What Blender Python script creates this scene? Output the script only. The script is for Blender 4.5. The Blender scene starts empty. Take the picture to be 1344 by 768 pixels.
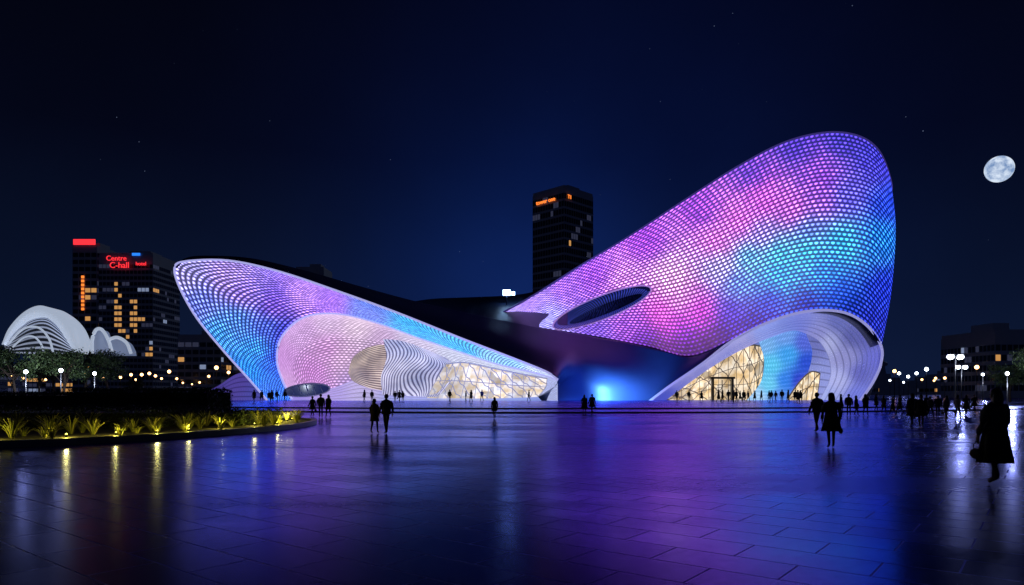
import bpy, bmesh, math, random
import numpy as np
from mathutils import Vector, Matrix
random.seed(7); np.random.seed(7)
sc = bpy.context.scene
COL = sc.collection

# ---------------------------------------------------------------- image-to-world helper
# image pixel (a,b) projected through the camera to estimated distance d -> metres
EYE = 1.6
def W(a, b, d):
    return ((a-672.0)/896.0*d, d, EYE+(515.0-b)/896.0*d)
def srgb(c):
    return tuple(((x/255.0)/12.92 if x/255.0 <= .04045 else ((x/255.0+.055)/1.055)**2.4) for x in c)

# ---------------------------------------------------------------- materials
def nolight(m):
    try: m.cycles.emission_sampling='NONE'
    except Exception: pass
    return m
def mat(name, base=(.1,.1,.1), rough=.5, metal=0., emit=None, es=0., spec=.5, noise=0., nscale=8., bump=0.):
    m = bpy.data.materials.new(name); m.use_nodes = True
    nt = m.node_tree; p = nt.nodes['Principled BSDF']
    p.inputs['Base Color'].default_value = (*base,1); p.inputs['Roughness'].default_value = rough
    p.inputs['Metallic'].default_value = metal; p.inputs['Specular IOR Level'].default_value = spec
    if emit:
        p.inputs['Emission Color'].default_value = (*emit,1); p.inputs['Emission Strength'].default_value = es
        nolight(m)
    if noise > 0 or bump > 0:
        tc = nt.nodes.new('ShaderNodeTexCoord'); n = nt.nodes.new('ShaderNodeTexNoise')
        n.inputs['Scale'].default_value = nscale; n.inputs['Detail'].default_value = 4
        nt.links.new(tc.outputs['Object'], n.inputs['Vector'])
        if noise > 0:
            mx = nt.nodes.new('ShaderNodeMix'); mx.data_type='RGBA'
            mx.inputs[6].default_value = (*[c*(1-noise) for c in base],1)
            mx.inputs[7].default_value = (*[min(1,c*(1+noise)) for c in base],1)
            nt.links.new(n.outputs['Fac'], mx.inputs[0]); nt.links.new(mx.outputs[2], p.inputs['Base Color'])
        if bump > 0:
            b = nt.nodes.new('ShaderNodeBump'); b.inputs['Strength'].default_value = bump
            nt.links.new(n.outputs['Fac'], b.inputs['Height']); nt.links.new(b.outputs['Normal'], p.inputs['Normal'])
    return m

def M(nt, op, a=None, b=None, c=None):
    n = nt.nodes.new('ShaderNodeMath'); n.operation = op
    for i,v in enumerate((a,b,c)):
        if v is None: continue
        if isinstance(v,(int,float)): n.inputs[i].default_value = v
        else: nt.links.new(v, n.inputs[i])
    return n.outputs[0]

def led_mat(name, nu, nv, gain=1., floor=.35, dotgain=2.2, dots=True, base=(.05,.05,.09), rough=.35, white=.25, rad=.36, fins=0):
    """LED-studded or plain glowing shell: colour comes from the media content attribute, lamps from a staggered UV lattice"""
    m = bpy.data.materials.new(name); m.use_nodes = True
    nt = m.node_tree; p = nt.nodes['Principled BSDF']; L = nt.links
    p.inputs['Base Color'].default_value = (*base,1); p.inputs['Roughness'].default_value = rough
    at = nt.nodes.new('ShaderNodeAttribute'); at.attribute_name = 'media'
    uv = nt.nodes.new('ShaderNodeUVMap'); sp = nt.nodes.new('ShaderNodeSeparateXYZ'); L.new(uv.outputs[0], sp.inputs[0])
    v = M(nt,'MULTIPLY', sp.outputs[1], float(nv))
    row = M(nt,'FLOOR', v)
    off = M(nt,'MULTIPLY', M(nt,'MODULO', row, 2.), .5)
    u = M(nt,'ADD', M(nt,'MULTIPLY', sp.outputs[0], float(nu)), off)
    cu = M(nt,'FLOOR', u)
    fu = M(nt,'SUBTRACT', M(nt,'FRACT', u), .5); fv = M(nt,'SUBTRACT', M(nt,'FRACT', v), .5)
    bend = M(nt,'MULTIPLY', M(nt,'MULTIPLY', fu, fu), .9)
    fv2 = M(nt,'ADD', M(nt,'MULTIPLY', fv, 1.25), bend)
    r = M(nt,'SQRT', M(nt,'ADD', M(nt,'MULTIPLY',fu,fu), M(nt,'MULTIPLY',fv2,fv2)))
    mr = nt.nodes.new('ShaderNodeMapRange'); mr.interpolation_type='SMOOTHSTEP'
    mr.inputs[1].default_value = rad; mr.inputs[2].default_value = rad*.25; mr.inputs[3].default_value = 0; mr.inputs[4].default_value = 1
    L.new(r, mr.inputs[0])
    cmb = nt.nodes.new('ShaderNodeCombineXYZ'); L.new(cu, cmb.inputs[0]); L.new(row, cmb.inputs[1])
    wn = nt.nodes.new('ShaderNodeTexWhiteNoise'); wn.noise_dimensions='2D'; L.new(cmb.outputs[0], wn.inputs['Vector'])
    var = M(nt,'ADD', M(nt,'MULTIPLY', wn.outputs['Value'], .9), .5)
    seam = nt.nodes.new('ShaderNodeMapRange'); seam.inputs[1].default_value=.5; seam.inputs[2].default_value=.34; seam.inputs[3].default_value=.35; seam.inputs[4].default_value=1
    L.new(M(nt,'ABSOLUTE', fu if fins else fv), seam.inputs[0])
    dotv = M(nt,'MULTIPLY', mr.outputs[0], var)
    if not dots: dotv = M(nt,'MULTIPLY', dotv, .25)
    k = M(nt,'ADD', M(nt,'MULTIPLY', seam.outputs[0], floor), M(nt,'MULTIPLY', dotv, dotgain))
    k = M(nt,'MULTIPLY', k, gain)
    sep = nt.nodes.new('ShaderNodeVectorMath'); sep.operation='SCALE'; L.new(at.outputs['Color'], sep.inputs[0]); L.new(k, sep.inputs['Scale'])
    lum = nt.nodes.new('ShaderNodeRGBToBW'); L.new(at.outputs['Color'], lum.inputs[0])
    core = M(nt,'MULTIPLY', M(nt,'MULTIPLY', dotv, lum.outputs[0]), white*gain)
    ad = nt.nodes.new('ShaderNodeVectorMath'); ad.operation='ADD'
    L.new(sep.outputs[0], ad.inputs[0]); L.new(core, ad.inputs[1])
    L.new(ad.outputs[0], p.inputs['Emission Color']); p.inputs['Emission Strength'].default_value = 1
    b = nt.nodes.new('ShaderNodeBump'); b.inputs['Strength'].default_value=.5; b.inputs['Distance'].default_value=.2
    L.new(mr.outputs[0], b.inputs['Height']); L.new(b.outputs[0], p.inputs['Normal'])
    return m

def stripes_mat(name, n, dist, cw, cd, strength=1., dirn='Y', thr=.5, scale_noise=2., soft=.06, detail=0.):
    m = bpy.data.materials.new(name); m.use_nodes=True
    nt=m.node_tree; p=nt.nodes['Principled BSDF']; L=nt.links
    uv=nt.nodes.new('ShaderNodeUVMap'); sp=nt.nodes.new('ShaderNodeSeparateXYZ'); L.new(uv.outputs[0],sp.inputs[0])
    no=nt.nodes.new('ShaderNodeTexNoise'); no.inputs['Scale'].default_value=scale_noise; no.inputs['Detail'].default_value=detail
    L.new(uv.outputs[0],no.inputs['Vector'])
    c = sp.outputs[1] if dirn=='Y' else sp.outputs[0]
    ph = M(nt,'ADD', M(nt,'MULTIPLY', c, float(n)), M(nt,'MULTIPLY', no.outputs['Fac'], float(dist)))
    f = M(nt,'FRACT', ph)
    tri = M(nt,'ABSOLUTE', M(nt,'SUBTRACT', f, .5))
    mr=nt.nodes.new('ShaderNodeMapRange'); mr.inputs[1].default_value=thr*.5-soft; mr.inputs[2].default_value=thr*.5+soft
    L.new(tri, mr.inputs[0])
    mx=nt.nodes.new('ShaderNodeMix'); mx.data_type='RGBA'; mx.inputs[6].default_value=(*cd,1); mx.inputs[7].default_value=(*cw,1)
    L.new(mr.outputs[0], mx.inputs[0])
    L.new(mx.outputs[2], p.inputs['Base Color']); L.new(mx.outputs[2], p.inputs['Emission Color'])
    n2=nt.nodes.new('ShaderNodeTexNoise'); n2.inputs['Scale'].default_value=2.3; n2.inputs['Detail'].default_value=2; L.new(uv.outputs[0],n2.inputs['Vector'])
    mr2=nt.nodes.new('ShaderNodeMapRange'); mr2.inputs[1].default_value=.35; mr2.inputs[2].default_value=.65; mr2.inputs[3].default_value=.45*strength; mr2.inputs[4].default_value=1.15*strength
    L.new(n2.outputs['Fac'],mr2.inputs[0]); L.new(mr2.outputs[0],p.inputs['Emission Strength']); p.inputs['Roughness'].default_value=.4
    return nolight(m)

def interior_mat(name, c1, c2, strength, nx=14, ny=4):
    m = bpy.data.materials.new(name); m.use_nodes=True
    nt=m.node_tree; p=nt.nodes['Principled BSDF']; L=nt.links
    uv=nt.nodes.new('ShaderNodeUVMap'); mp=nt.nodes.new('ShaderNodeMapping'); mp.inputs['Scale'].default_value=(nx,ny,1)
    L.new(uv.outputs[0],mp.inputs[0])
    vo=nt.nodes.new('ShaderNodeTexVoronoi'); vo.inputs['Scale'].default_value=1; vo.distance='CHEBYCHEV'; L.new(mp.outputs[0],vo.inputs['Vector'])
    no=nt.nodes.new('ShaderNodeTexNoise'); no.inputs['Scale'].default_value=1.2; no.inputs['Detail'].default_value=5; L.new(mp.outputs[0],no.inputs['Vector'])
    mx=nt.nodes.new('ShaderNodeMix'); mx.data_type='RGBA'; mx.inputs[6].default_value=(*c1,1); mx.inputs[7].default_value=(*c2,1)
    cr_=nt.nodes.new('ShaderNodeMapRange'); cr_.inputs[1].default_value=.35; cr_.inputs[2].default_value=.65; L.new(no.outputs['Fac'],cr_.inputs[0])
    L.new(cr_.outputs[0],mx.inputs[0])
    sc_=M(nt,'ADD',M(nt,'MULTIPLY',vo.outputs['Color'],.9),.35)
    sc_=M(nt,'MULTIPLY',sc_,M(nt,'ADD',M(nt,'MULTIPLY',no.outputs['Fac'],1.6),.2))
    L.new(mx.outputs[2],p.inputs['Emission Color']); L.new(M(nt,'MULTIPLY',sc_,strength),p.inputs['Emission Strength'])
    p.inputs['Base Color'].default_value=(.1,.08,.06,1); p.inputs['Roughness'].default_value=.15
    return nolight(m)

# ---------------------------------------------------------------- geometry helpers
def cr(P, n):
    P = np.asarray(P, float); N = len(P)
    if N == 1: return np.repeat(P, n, 0)
    E = np.concatenate([2*P[0:1]-P[1:2], P, 2*P[-1:]-P[-2:-1]], 0)
    t = np.linspace(0, N-1, n); i = np.minimum(t.astype(int), N-2); f = (t-i)
    sh = (n,)+(1,)*(P.ndim-1); f = f.reshape(sh)
    p0,p1,p2,p3 = E[i],E[i+1],E[i+2],E[i+3]
    return .5*((2*p1)+(-p0+p2)*f+(2*p0-5*p1+4*p2-p3)*f**2+(-p0+3*p1-3*p2+p3)*f**3)

def media_fn(anchors, power=4.2, soft=350., sat=1.):
    A = np.array([(a[0],a[1]) for a in anchors], float)
    C = np.array([srgb(a[2]) for a in anchors])
    lum = (C@np.array([.2126,.7152,.0722]))[:,None]
    C = np.clip(lum+(C-lum)*sat, 0, 1.2)
    def f(px, py):
        d2 = (px[:,None]-A[None,:,0])**2+(py[:,None]-A[None,:,1])**2+soft
        w = d2**(-power/2); w /= w.sum(1, keepdims=True)
        return w@C
    return f

def link(o, parent=None):
    COL.objects.link(o)
    if parent: o.parent = parent
    return o
def empty(name, loc=(0,0,0)):
    e = bpy.data.objects.new(name, None); e.location = (0,0,0); COL.objects.link(e); return e

class Surf: pass
def loft(name, sections, nu, nv, material, parent=None, media=None, thick=0., backmat=None, hole=None):
    S = np.array([cr(s, nv+1) for s in sections])          # (ns, nv+1, 3)
    G = cr(S, nu+1)                                        # (nu+1, nv+1, 3)
    D = G.reshape(-1,3).copy()
    Gw = np.stack([(G[...,0]-672)/896*G[...,2], G[...,2], EYE+(515-G[...,1])/896*G[...,2]], -1)
    seg = np.linalg.norm(np.diff(Gw,axis=0),axis=-1).mean(1); cu = np.concatenate([[0],np.cumsum(seg)]); cu/=max(cu[-1],1e-9)   # arc-length u
    uvs = np.stack(np.meshgrid(cu, np.linspace(0,1,nv+1), indexing='ij'), -1).reshape(-1,2)
    idx = np.arange((nu+1)*(nv+1)).reshape(nu+1, nv+1)
    quads = np.stack([idx[:-1,:-1], idx[1:,:-1], idx[1:,1:], idx[:-1,1:]], -1).reshape(-1,4)
    if hole:
        cx,cy,a,b,ang = hole
        def er(P):
            dx=P[:,0]-cx; dy=P[:,1]-cy; ca,sa=math.cos(ang),math.sin(ang)
            return np.sqrt(((dx*ca+dy*sa)/a)**2+((-dx*sa+dy*ca)/b)**2)
        rr = er(D); inside = rr < 1
        keep = ~(inside[quads].sum(1) >= 2)
        used_del = np.unique(quads[~keep]); quads = quads[keep]; used = np.unique(quads)
        bd = np.intersect1d(used_del, used)
        D[bd,0] = cx+(D[bd,0]-cx)/rr[bd]; D[bd,1] = cy+(D[bd,1]-cy)/rr[bd]
    Wd = np.stack([(D[:,0]-672)/896*D[:,2], D[:,2], EYE+(515-D[:,1])/896*D[:,2]], -1)
    verts = Wd; n0 = len(D); faces = [tuple(int(x) for x in q) for q in quads]; mi = [0]*len(faces)
    if thick:
        B = Wd.copy(); B[:,1] += thick; B[:,2] -= thick*.05
        verts = np.vstack([Wd,B])
        nf = len(faces)
        faces += [tuple(int(x)+n0 for x in q[::-1]) for q in quads]; mi += [1]*nf
        ec = {}
        for q in quads:
            for k in range(4):
                e=(int(q[k]),int(q[(k+1)%4])); ec.setdefault((min(e),max(e)),[]).append(e)
        for k,v in ec.items():
            if len(v)==1:
                a_,b_=v[0]; faces.append((b_,a_,a_+n0,b_+n0)); mi.append(1)
    me = bpy.data.meshes.new(name); me.from_pydata([tuple(float(x) for x in v) for v in verts], [], faces)
    me.materials.append(material)
    if thick: me.materials.append(backmat or material)
    me.polygons.foreach_set('material_index', mi); me.polygons.foreach_set('use_smooth', [True]*len(faces))
    uvl = me.uv_layers.new(name='UVMap'); li = np.zeros(len(me.loops), dtype=np.int32); me.loops.foreach_get('vertex_index', li)
    uvl.data.foreach_set('uv', uvs[li % n0].astype('f').ravel())
    if media is not None:
        c = np.zeros((len(verts),4),'f'); c[:,3]=1; cc = media(D[:,0], D[:,1]) if callable(media) else np.tile(np.array(media),(n0,1))
        c[:n0,:3]=cc
        if thick: c[n0:,:3]=0
        at = me.attributes.new('media','FLOAT_COLOR','POINT'); at.data.foreach_set('color', c.ravel())
    me.update()
    o = link(bpy.data.objects.new(name, me), parent)
    s = Surf(); s.o=o; s.G = Gw; s.nu=nu; s.nv=nv
    def at_(u,v):
        return s.G[int(round(min(max(u,0),1)*nu)), int(round(min(max(v,0),1)*nv))]
    s.at = at_
    return s

class MB:
    def __init__(s): s.v=[]; s.f=[]; s.m=[]; s.sm=[]
    def add(s, vs, fs, m=0, smooth=False):
        o=len(s.v); s.v += [tuple(v) for v in vs]; s.f += [tuple(i+o for i in f) for f in fs]; s.m += [m]*len(fs); s.sm += [smooth]*len(fs)
    def box(s, c, size, rot=0., m=0):
        x,y,z=size[0]/2,size[1]/2,size[2]/2; ca,sa=math.cos(rot),math.sin(rot)
        vs=[(c[0]+a*ca-b*sa, c[1]+a*sa+b*ca, c[2]+q) for a,b,q in [(-x,-y,-z),(x,-y,-z),(x,y,-z),(-x,y,-z),(-x,-y,z),(x,-y,z),(x,y,z),(-x,y,z)]]
        s.add(vs,[(0,3,2,1),(4,5,6,7),(0,1,5,4),(1,2,6,5),(2,3,7,6),(3,0,4,7)],m)
    def tube(s, pts, r, m=0, seg=6, closed=False):
        P=[Vector(p) for p in pts]; n=len(P); vs=[]; rs = r if isinstance(r,(list,tuple)) else [r]*n
        for i in range(n):
            t=(P[min(i+1,n-1)]-P[max(i-1,0)]) if not closed else (P[(i+1)%n]-P[i-1])
            if t.length<1e-6: t=Vector((0,0,1))
            t.normalize(); up=Vector((0,0,1)) if abs(t.z)<.95 else Vector((1,0,0))
            a=t.cross(up).normalized(); b=t.cross(a)
            for k in range(seg):
                th=2*math.pi*k/seg; vs.append(P[i]+a*math.cos(th)*rs[i]+b*math.sin(th)*rs[i])
        fs=[]
        for i in range(n if closed else n-1):
            j=(i+1)%n
            for k in range(seg):
                k2=(k+1)%seg; fs.append((i*seg+k,i*seg+k2,j*seg+k2,j*seg+k))
        if not closed: fs += [tuple(range(seg))[::-1], tuple(range((n-1)*seg,n*seg))]
        s.add(vs,fs,m,True)
    def ellipsoid(s, c, r, m=0, nu=12, nv=8, fn=None):
        vs=[];fs=[]
        for j in range(nv+1):
            ph=math.pi*j/nv
            for i in range(nu):
                th=2*math.pi*i/nu
                p=Vector((math.sin(ph)*math.cos(th)*r[0],math.sin(ph)*math.sin(th)*r[1],math.cos(ph)*r[2]))
                if fn: p=fn(p)
                vs.append((c[0]+p.x,c[1]+p.y,c[2]+p.z))
        for j in range(nv):
            for i in range(nu):
                i2=(i+1)%nu; fs.append((j*nu+i,(j+1)*nu+i,(j+1)*nu+i2,j*nu+i2))
        s.add(vs,fs,m,True)
    def mesh(s, name, mats):
        me=bpy.data.meshes.new(name); me.from_pydata([tuple(float(x) for x in v) for v in s.v],[],s.f)
        for m in mats: me.materials.append(m)
        me.polygons.foreach_set('material_index', s.m); me.polygons.foreach_set('use_smooth', s.sm); me.update(); return me
    def build(s, name, mats, parent=None):
        return link(bpy.data.objects.new(name, s.mesh(name,mats)), parent)

# ================================================================= MAIN BUILDING
bld = empty('futuristic_culture_center_building')
dark = mat('dark_shell_metal', (.02,.03,.085), .38, .2, noise=.25, nscale=.6)
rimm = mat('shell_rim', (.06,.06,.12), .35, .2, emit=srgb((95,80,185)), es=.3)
whitep = mat('white_grc_panel', (.7,.7,.75), .4)

R_anch=[(660,415,(190,170,255)),(700,396,(180,140,252)),(740,376,(170,110,248)),(780,358,(165,90,240)),(850,318,(160,72,232)),(920,275,(160,70,228)),(985,228,(115,64,215)),
(1045,192,(85,56,195)),(1110,180,(70,54,185)),(1150,210,(64,60,205)),(1000,262,(225,100,242)),(1075,232,(150,80,228)),(940,318,(245,130,248)),(970,290,(240,115,245)),(1040,275,(215,110,242)),(1075,262,(165,100,238)),
(1110,258,(100,95,238)),(1160,270,(44,72,225)),(880,362,(255,190,255)),(820,372,(225,150,250)),(890,392,(248,165,245)),(945,350,(190,180,252)),(985,340,(100,190,244)),(1020,335,(70,200,242)),(1060,328,(60,200,242)),(1105,318,(52,180,240)),(1150,310,(45,125,236)),(1000,310,(165,140,245)),
(970,372,(85,140,245)),(1020,362,(50,165,242)),(1080,356,(45,140,240)),(1060,300,(105,135,240)),(1100,385,(36,75,225)),(1160,380,(38,55,205)),(870,412,(238,88,228)),(915,408,(205,60,218)),(890,420,(190,60,215)),(830,425,(160,90,225)),
(780,432,(125,90,220)),(900,436,(100,34,185)),(850,442,(66,28,155)),(960,408,(62,48,208)),(1010,395,(40,56,210)),(950,436,(20,22,110)),(900,456,(6,11,60)),(860,455,(6,9,52)),(925,452,(7,12,68)),(990,420,(20,26,125)),
(1060,400,(26,38,155)),(1105,402,(30,40,150)),(1145,425,(40,50,180)),(720,420,(170,170,255))]
fR = media_fn(R_anch, sat=1.15)
led_big = led_mat('led_skin_east', 100, 42, gain=1.12, floor=.32, dotgain=2.7, white=.3, rad=.46)
Rs = [
 [(646,418,140),(647,418.5,140),(648,419,140)],
 [(700,388,140),(701,409,142),(703,429,134)],
 [(760,350,138),(764,395,144),(775,440,130)],
 [(828,309,136),(832,350,143),(838,402,143),(850,455,124)],
 [(900,262,134),(896,325,144),(893,396,144),(905,468,119)],
 [(968,219,132),(955,300,143),(946,378,142),(960,447,114)],
 [(1030,187,130),(1012,270,141),(1002,350,140),(1010,422,111)],
 [(1085,174,129),(1068,250,138),(1058,335,136),(1060,408,110)],
 [(1128,179,128),(1116,250,134),(1108,335,130),(1105,409,110)],
 [(1155,200,128),(1150,262,130),(1144,345,124),(1136,425,111)],
 [(1170,240,130),(1174,298,128),(1168,380,120),(1156,452,113)],
 [(1168,262,136),(1173,310,136),(1167,392,130),(1153,462,122)],
]
EYEH=(790,404,69,15.5,-math.atan2(50,127))
sR = loft('east_wing_led_skin', Rs, 300, 120, led_big, bld, fR, thick=3.5, backmat=dark, hole=EYEH)
mb=MB(); mb.tube([sR.G[i,0]+np.array([0,.1,.05]) for i in range(0,301,4)], .2, seg=8)
mb.build('east_wing_crest_rim',[rimm],bld)
def ell(cx,cy,a,b,ang,t):
    x=a*math.cos(t); y=b*math.sin(t); return cx+x*math.cos(ang)-y*math.sin(ang), cy+x*math.sin(ang)+y*math.cos(ang)
def depth_on(surf, a, b):
    P=surf.G.reshape(-1,3); A=P[:,0]/P[:,1]*896+672; B=515-(P[:,2]-EYE)/P[:,1]*896
    return float(P[np.argmin((A-a)**2+(B-b)**2),1])
ringpts=[]; secs=[]
for i in range(49):
    t=2*math.pi*i/48; a,b=ell(*EYEH,t); d=depth_on(sR,a,b)
    ringpts.append((a,b,d))
    a2,b2=ell(EYEH[0]+3,EYEH[1]-1,EYEH[2]*.9,EYEH[3]*.72,EYEH[4],t); a3,b3=ell(EYEH[0]+5,EYEH[1]+1.5,EYEH[2]*.74,EYEH[3]*.42,EYEH[4],t)
    secs.append([(a,b,d+.05),(a2,b2,d+3),(a3,b3,d+6)])
mb=MB(); mb.tube([W(a,b,d-.05) for a,b,d in ringpts[:-1]], .16, seg=8, closed=True); mb.build('eye_window_rim',[mat('eye_rim',(.2,.15,.3),.4,emit=srgb((190,150,235)),es=.5)],bld)
louv2 = stripes_mat('eye_louvres_v', 90, 0., srgb((58,70,170)), (.003,.005,.02), .8, 'X', .55, 1.5)
loft('eye_window_recess', secs, 96, 12, louv2, bld)
mb=MB(); P=[W(*s[2]) for s in secs[:-1]]; mb.add(P,[tuple(range(len(P)))],0); mb.build('eye_window_glass',[mat('black_glass',(.005,.006,.02),.1)],bld)

# central body + west roof band
Cs = [
 [(229,351,112.0),(230,351.5,112),(231,352,112)],
 [(243,339,112.5),(243,341,112),(243,343,112)],
 [(270,335.5,113.5),(270,338,112.5),(270,340.5,112)],
 [(330,339,115),(330,342.5,113.5),(330,346,112.5)],
 [(400,355,117),(400,361,114),(400,367,112.5)],
 [(470,375,119),(470,383,115),(470,392,112)],
 [(540,394,121),(540,406,115),(540,418,111)],
 [(610,410,123),(608,427,114),(605,444,109)],
 [(660,420,125),(663,444,113),(665,467,107)],
 [(700,428,127),(709,458,113),(715,487,105.5)],
 [(740,435,127),(740,468,113),(732,498,106)],
 [(770,440,126),(756,478,114),(722,514,110)],
 [(790,444,125),(775,485,115),(700,527,114)],
 [(820,449,124),(805,490,116),(775,527.5,115)],
 [(850,456,122),(842,495,117),(828,527.5,116)],
 [(880,463,119.5),(868,497,117),(852,527,116)],
 [(905,469,118),(893,488,116),(880,507,115)],
 [(935,460,115.5),(928,469,115),(922,478,114.5)],
 [(962,447,114),(962,447.7,114),(962,448.5,114)],
]
body = mat('body_shell_metal', (.06,.085,.18), .45, .1, noise=.15, nscale=.4)
sC = loft('central_body_shell', Cs, 220, 40, body, bld, thick=1.2, backmat=dark)
loft('rear_roof', [[(540,396,150),(540,402,128)],[(570,392,152),(575,408,128)],[(620,390,153),(630,418,129)],[(665,388,153),(680,428,130)],[(700,383,153),(710,434,132)],[(745,368,153),(745,440,133)]],60,20,
     mat('rear_roof_metal',(.03,.045,.10),.45,.1), bld, thick=6)

# west LED skin
L_anch=[(240,360,(160,152,222)),(262,400,(110,125,232)),(285,440,(75,155,242)),(330,488,(50,145,248)),(350,515,(70,125,248)),(300,362,(172,145,232)),(320,385,(155,125,236)),(310,420,(88,140,238)),
(350,430,(80,105,234)),(335,460,(65,155,244)),(350,480,(52,112,242)),(400,385,(188,140,248)),(360,400,(130,92,228)),(430,400,(165,115,248)),(480,408,(105,135,240)),(540,432,(65,175,244)),
(600,455,(80,180,248)),(660,476,(140,195,252)),(715,490,(205,220,255)),(372,440,(50,46,185)),(362,470,(42,55,205))]
fL=media_fn(L_anch,4.2,250,1.15)
led_w = led_mat('led_skin_west', 120, 24, gain=1.12, floor=.34, dotgain=2.5, white=.3, rad=.46)
Ls=[
 [(352,527,116),(366,527,117),(384,527,118)],
 [(326,497,115),(347,497,117),(370,499,119)],
 [(292,459,114),(327,466,116.5),(363,474,120)],
 [(258,417,113),(314,434,116.5),(366,449,121)],
 [(236,378,112.2),(312,408,116.5),(379,430,122)],
 [(229,352,112),(318,392,116.5),(397,417,122.5)],
 [(243,343,112),(340,382,116),(422,411,122.5)],
 [(300,342,112.2),(378,380,115.5),(455,413,121.5)],
 [(365,356,112.5),(435,390,115),(500,425,120)],
 [(440,381,112),(497,411,114),(550,443,118)],
 [(520,410,111.3),(560,434,113),(603,461,115)],
 [(605,444,109),(630,460,110.5),(652,477,112)],
 [(665,467,107),(680,476,108),(695,487,109)],
 [(715,487,105.5),(718,490,106),(722,494,106.5)],
 [(732,498,106),(732,498.5,106),(732,499,106)],
]
sL=loft('west_wing_led_skin', Ls, 240, 50, led_w, bld, fL, thick=.8, backmat=dark)
mb=MB(); mb.tube([sL.G[i,50]+np.array([0,.1,0]) for i in range(0,241,3)], .22, seg=8); mb.tube([sL.G[i,0]+np.array([0,.0,0]) for i in range(0,241,3)], .17, seg=8)
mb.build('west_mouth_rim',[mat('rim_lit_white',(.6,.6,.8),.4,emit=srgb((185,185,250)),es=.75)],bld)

# west vault interior
V_anch=[(370,510,(225,180,235)),(372,470,(215,155,232)),(395,435,(225,180,242)),(430,420,(240,210,250)),(470,425,(248,222,245)),(430,460,(225,160,232)),(410,490,(215,140,226)),(450,470,(240,200,240)),
(470,500,(195,165,238)),(540,445,(225,215,248)),(600,470,(220,225,255)),(680,495,(220,230,255)),(500,450,(215,180,225)),(720,505,(190,200,255))]
fV=media_fn(V_anch,4,300)
led_v=led_mat('vault_led', 80, 24, gain=.95, floor=.6, dotgain=.9, white=.1, rad=.46)
rim=[s[2] for s in Ls]
back=[(395,528,128),(388,505,130),(385,482,132),(390,466,134),(400,456,136),(418,448,138),(442,444,139),(480,446,140),(520,455,139),(570,470,136),(620,484,130),(665,494,124),(700,500,118),(722,502,112),(732,503,110)]
vs=[]
for a,b in zip(rim,back):
    a=(a[0],a[1],a[2]+.3); mid=(a[0]*.55+b[0]*.45,(a[1]*.7+b[1]*.3),(a[2]*.5+b[2]*.5)); vs.append([a,mid,b])
loft('west_vault', vs, 160, 40, led_v, bld, fV)
bw=[ [(b[0],b[1],b[2]-.05),(b[0]*.5+440*.5 if b[0]<450 else b[0], (b[1]+524)/2, b[2]+2),(b[0]*.2+440*.8 if b[0]<450 else b[0],529,b[2]+1)] for b in back]
loft('west_back_wall', bw, 120, 30, led_v, bld, fV)
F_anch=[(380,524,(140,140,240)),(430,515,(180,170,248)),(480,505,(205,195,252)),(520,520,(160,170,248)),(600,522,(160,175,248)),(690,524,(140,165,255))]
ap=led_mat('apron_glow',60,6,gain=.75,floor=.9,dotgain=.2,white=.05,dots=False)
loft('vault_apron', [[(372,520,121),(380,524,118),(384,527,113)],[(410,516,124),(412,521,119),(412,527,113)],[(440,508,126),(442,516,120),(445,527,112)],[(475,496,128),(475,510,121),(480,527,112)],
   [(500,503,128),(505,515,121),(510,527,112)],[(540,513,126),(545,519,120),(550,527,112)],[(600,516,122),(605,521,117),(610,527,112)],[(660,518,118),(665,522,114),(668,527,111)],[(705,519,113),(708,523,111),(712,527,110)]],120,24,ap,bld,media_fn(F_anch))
mb=MB()
P=[W(*ell(403,512,29,7.5,-.08,2*math.pi*i/32),117.2) for i in range(32)]
mb.add(P,[tuple(range(32))],0)
P2=[W(*ell(403,512,30,8.2,-.08,2*math.pi*i/32),117.0) for i in range(32)]
mb.tube(P2,.14,1,closed=True)
for k in range(1,6):
    xx=403-29+k*9.7; h=6.8*math.sqrt(max(0,1-((xx-403)/29)**2)); mb.tube([W(xx-2,512-h,117.1),W(xx+2,512+h,117.1)],.05,1)
mb.build('lens_window',[mat('lens_glass',(.02,.03,.08),.1,emit=srgb((40,50,110)),es=.5),whitep],bld)
ow=stripes_mat('striped_oval',22,3.2,srgb((225,205,185)),srgb((95,72,76)),.8,'Y',.45,1.3,.16)
loft('striped_oval_window',[[(457,488,122),(457,489,122),(457,490,122)],[(463,470,122.5),(462,483,122.5),(463,500,121)],[(478,458,123),(476,482,123),(480,508,121)],[(495,453,123),(492,480,123),(498,512,121)],[(510,452,123),(508,480,123),(512,514,121)]],50,40,ow,bld)
wv=stripes_mat('wavy_contour_screen',22,12,srgb((236,230,248)),srgb((84,78,114)),.9,'X',.42,1.4,.18)
loft('wavy_screen',[[(503,445,120.5),(507,470,119.5),(500,495,119),(502,518,118)],[(525,447,120.2),(530,470,119),(522,495,118.5),(520,519,117.5)],[(548,454,119.5),(556,475,118.3),(550,497,118),(545,520,117)],[(570,463,118.6),(585,482,117),(578,503,117),(560,521,116.5)],[(586,470,117.6),(602,482,116.5),(600,490,116),(575,521,116)]],70,60,wv,bld)
wint=interior_mat('west_foyer_interior',srgb((255,228,190)),srgb((228,230,250)),1.1,10,3)
sWF=loft('west_glass_facade',[[(585,478,117),(572,500,117),(560,523,116.5)],[(610,476,115.5),(603,500,115.5),(597,523,115)],[(645,483,113.5),(642,503,113.5),(640,523,113)],[(680,490,111),(680,506,111),(680,522,111)],[(718,497,108.5),(716,508,109),(706,521,109.5)]],60,24,wint,bld)
mb=MB()
def line(s,u0,v0,u1,v1,r,m=0,n=14,off=-.15):
    mb.tube([s.at(u0+(u1-u0)*i/n, v0+(v1-v0)*i/n)+np.array([0,off,0]) for i in range(n+1)], r, m)
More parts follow.
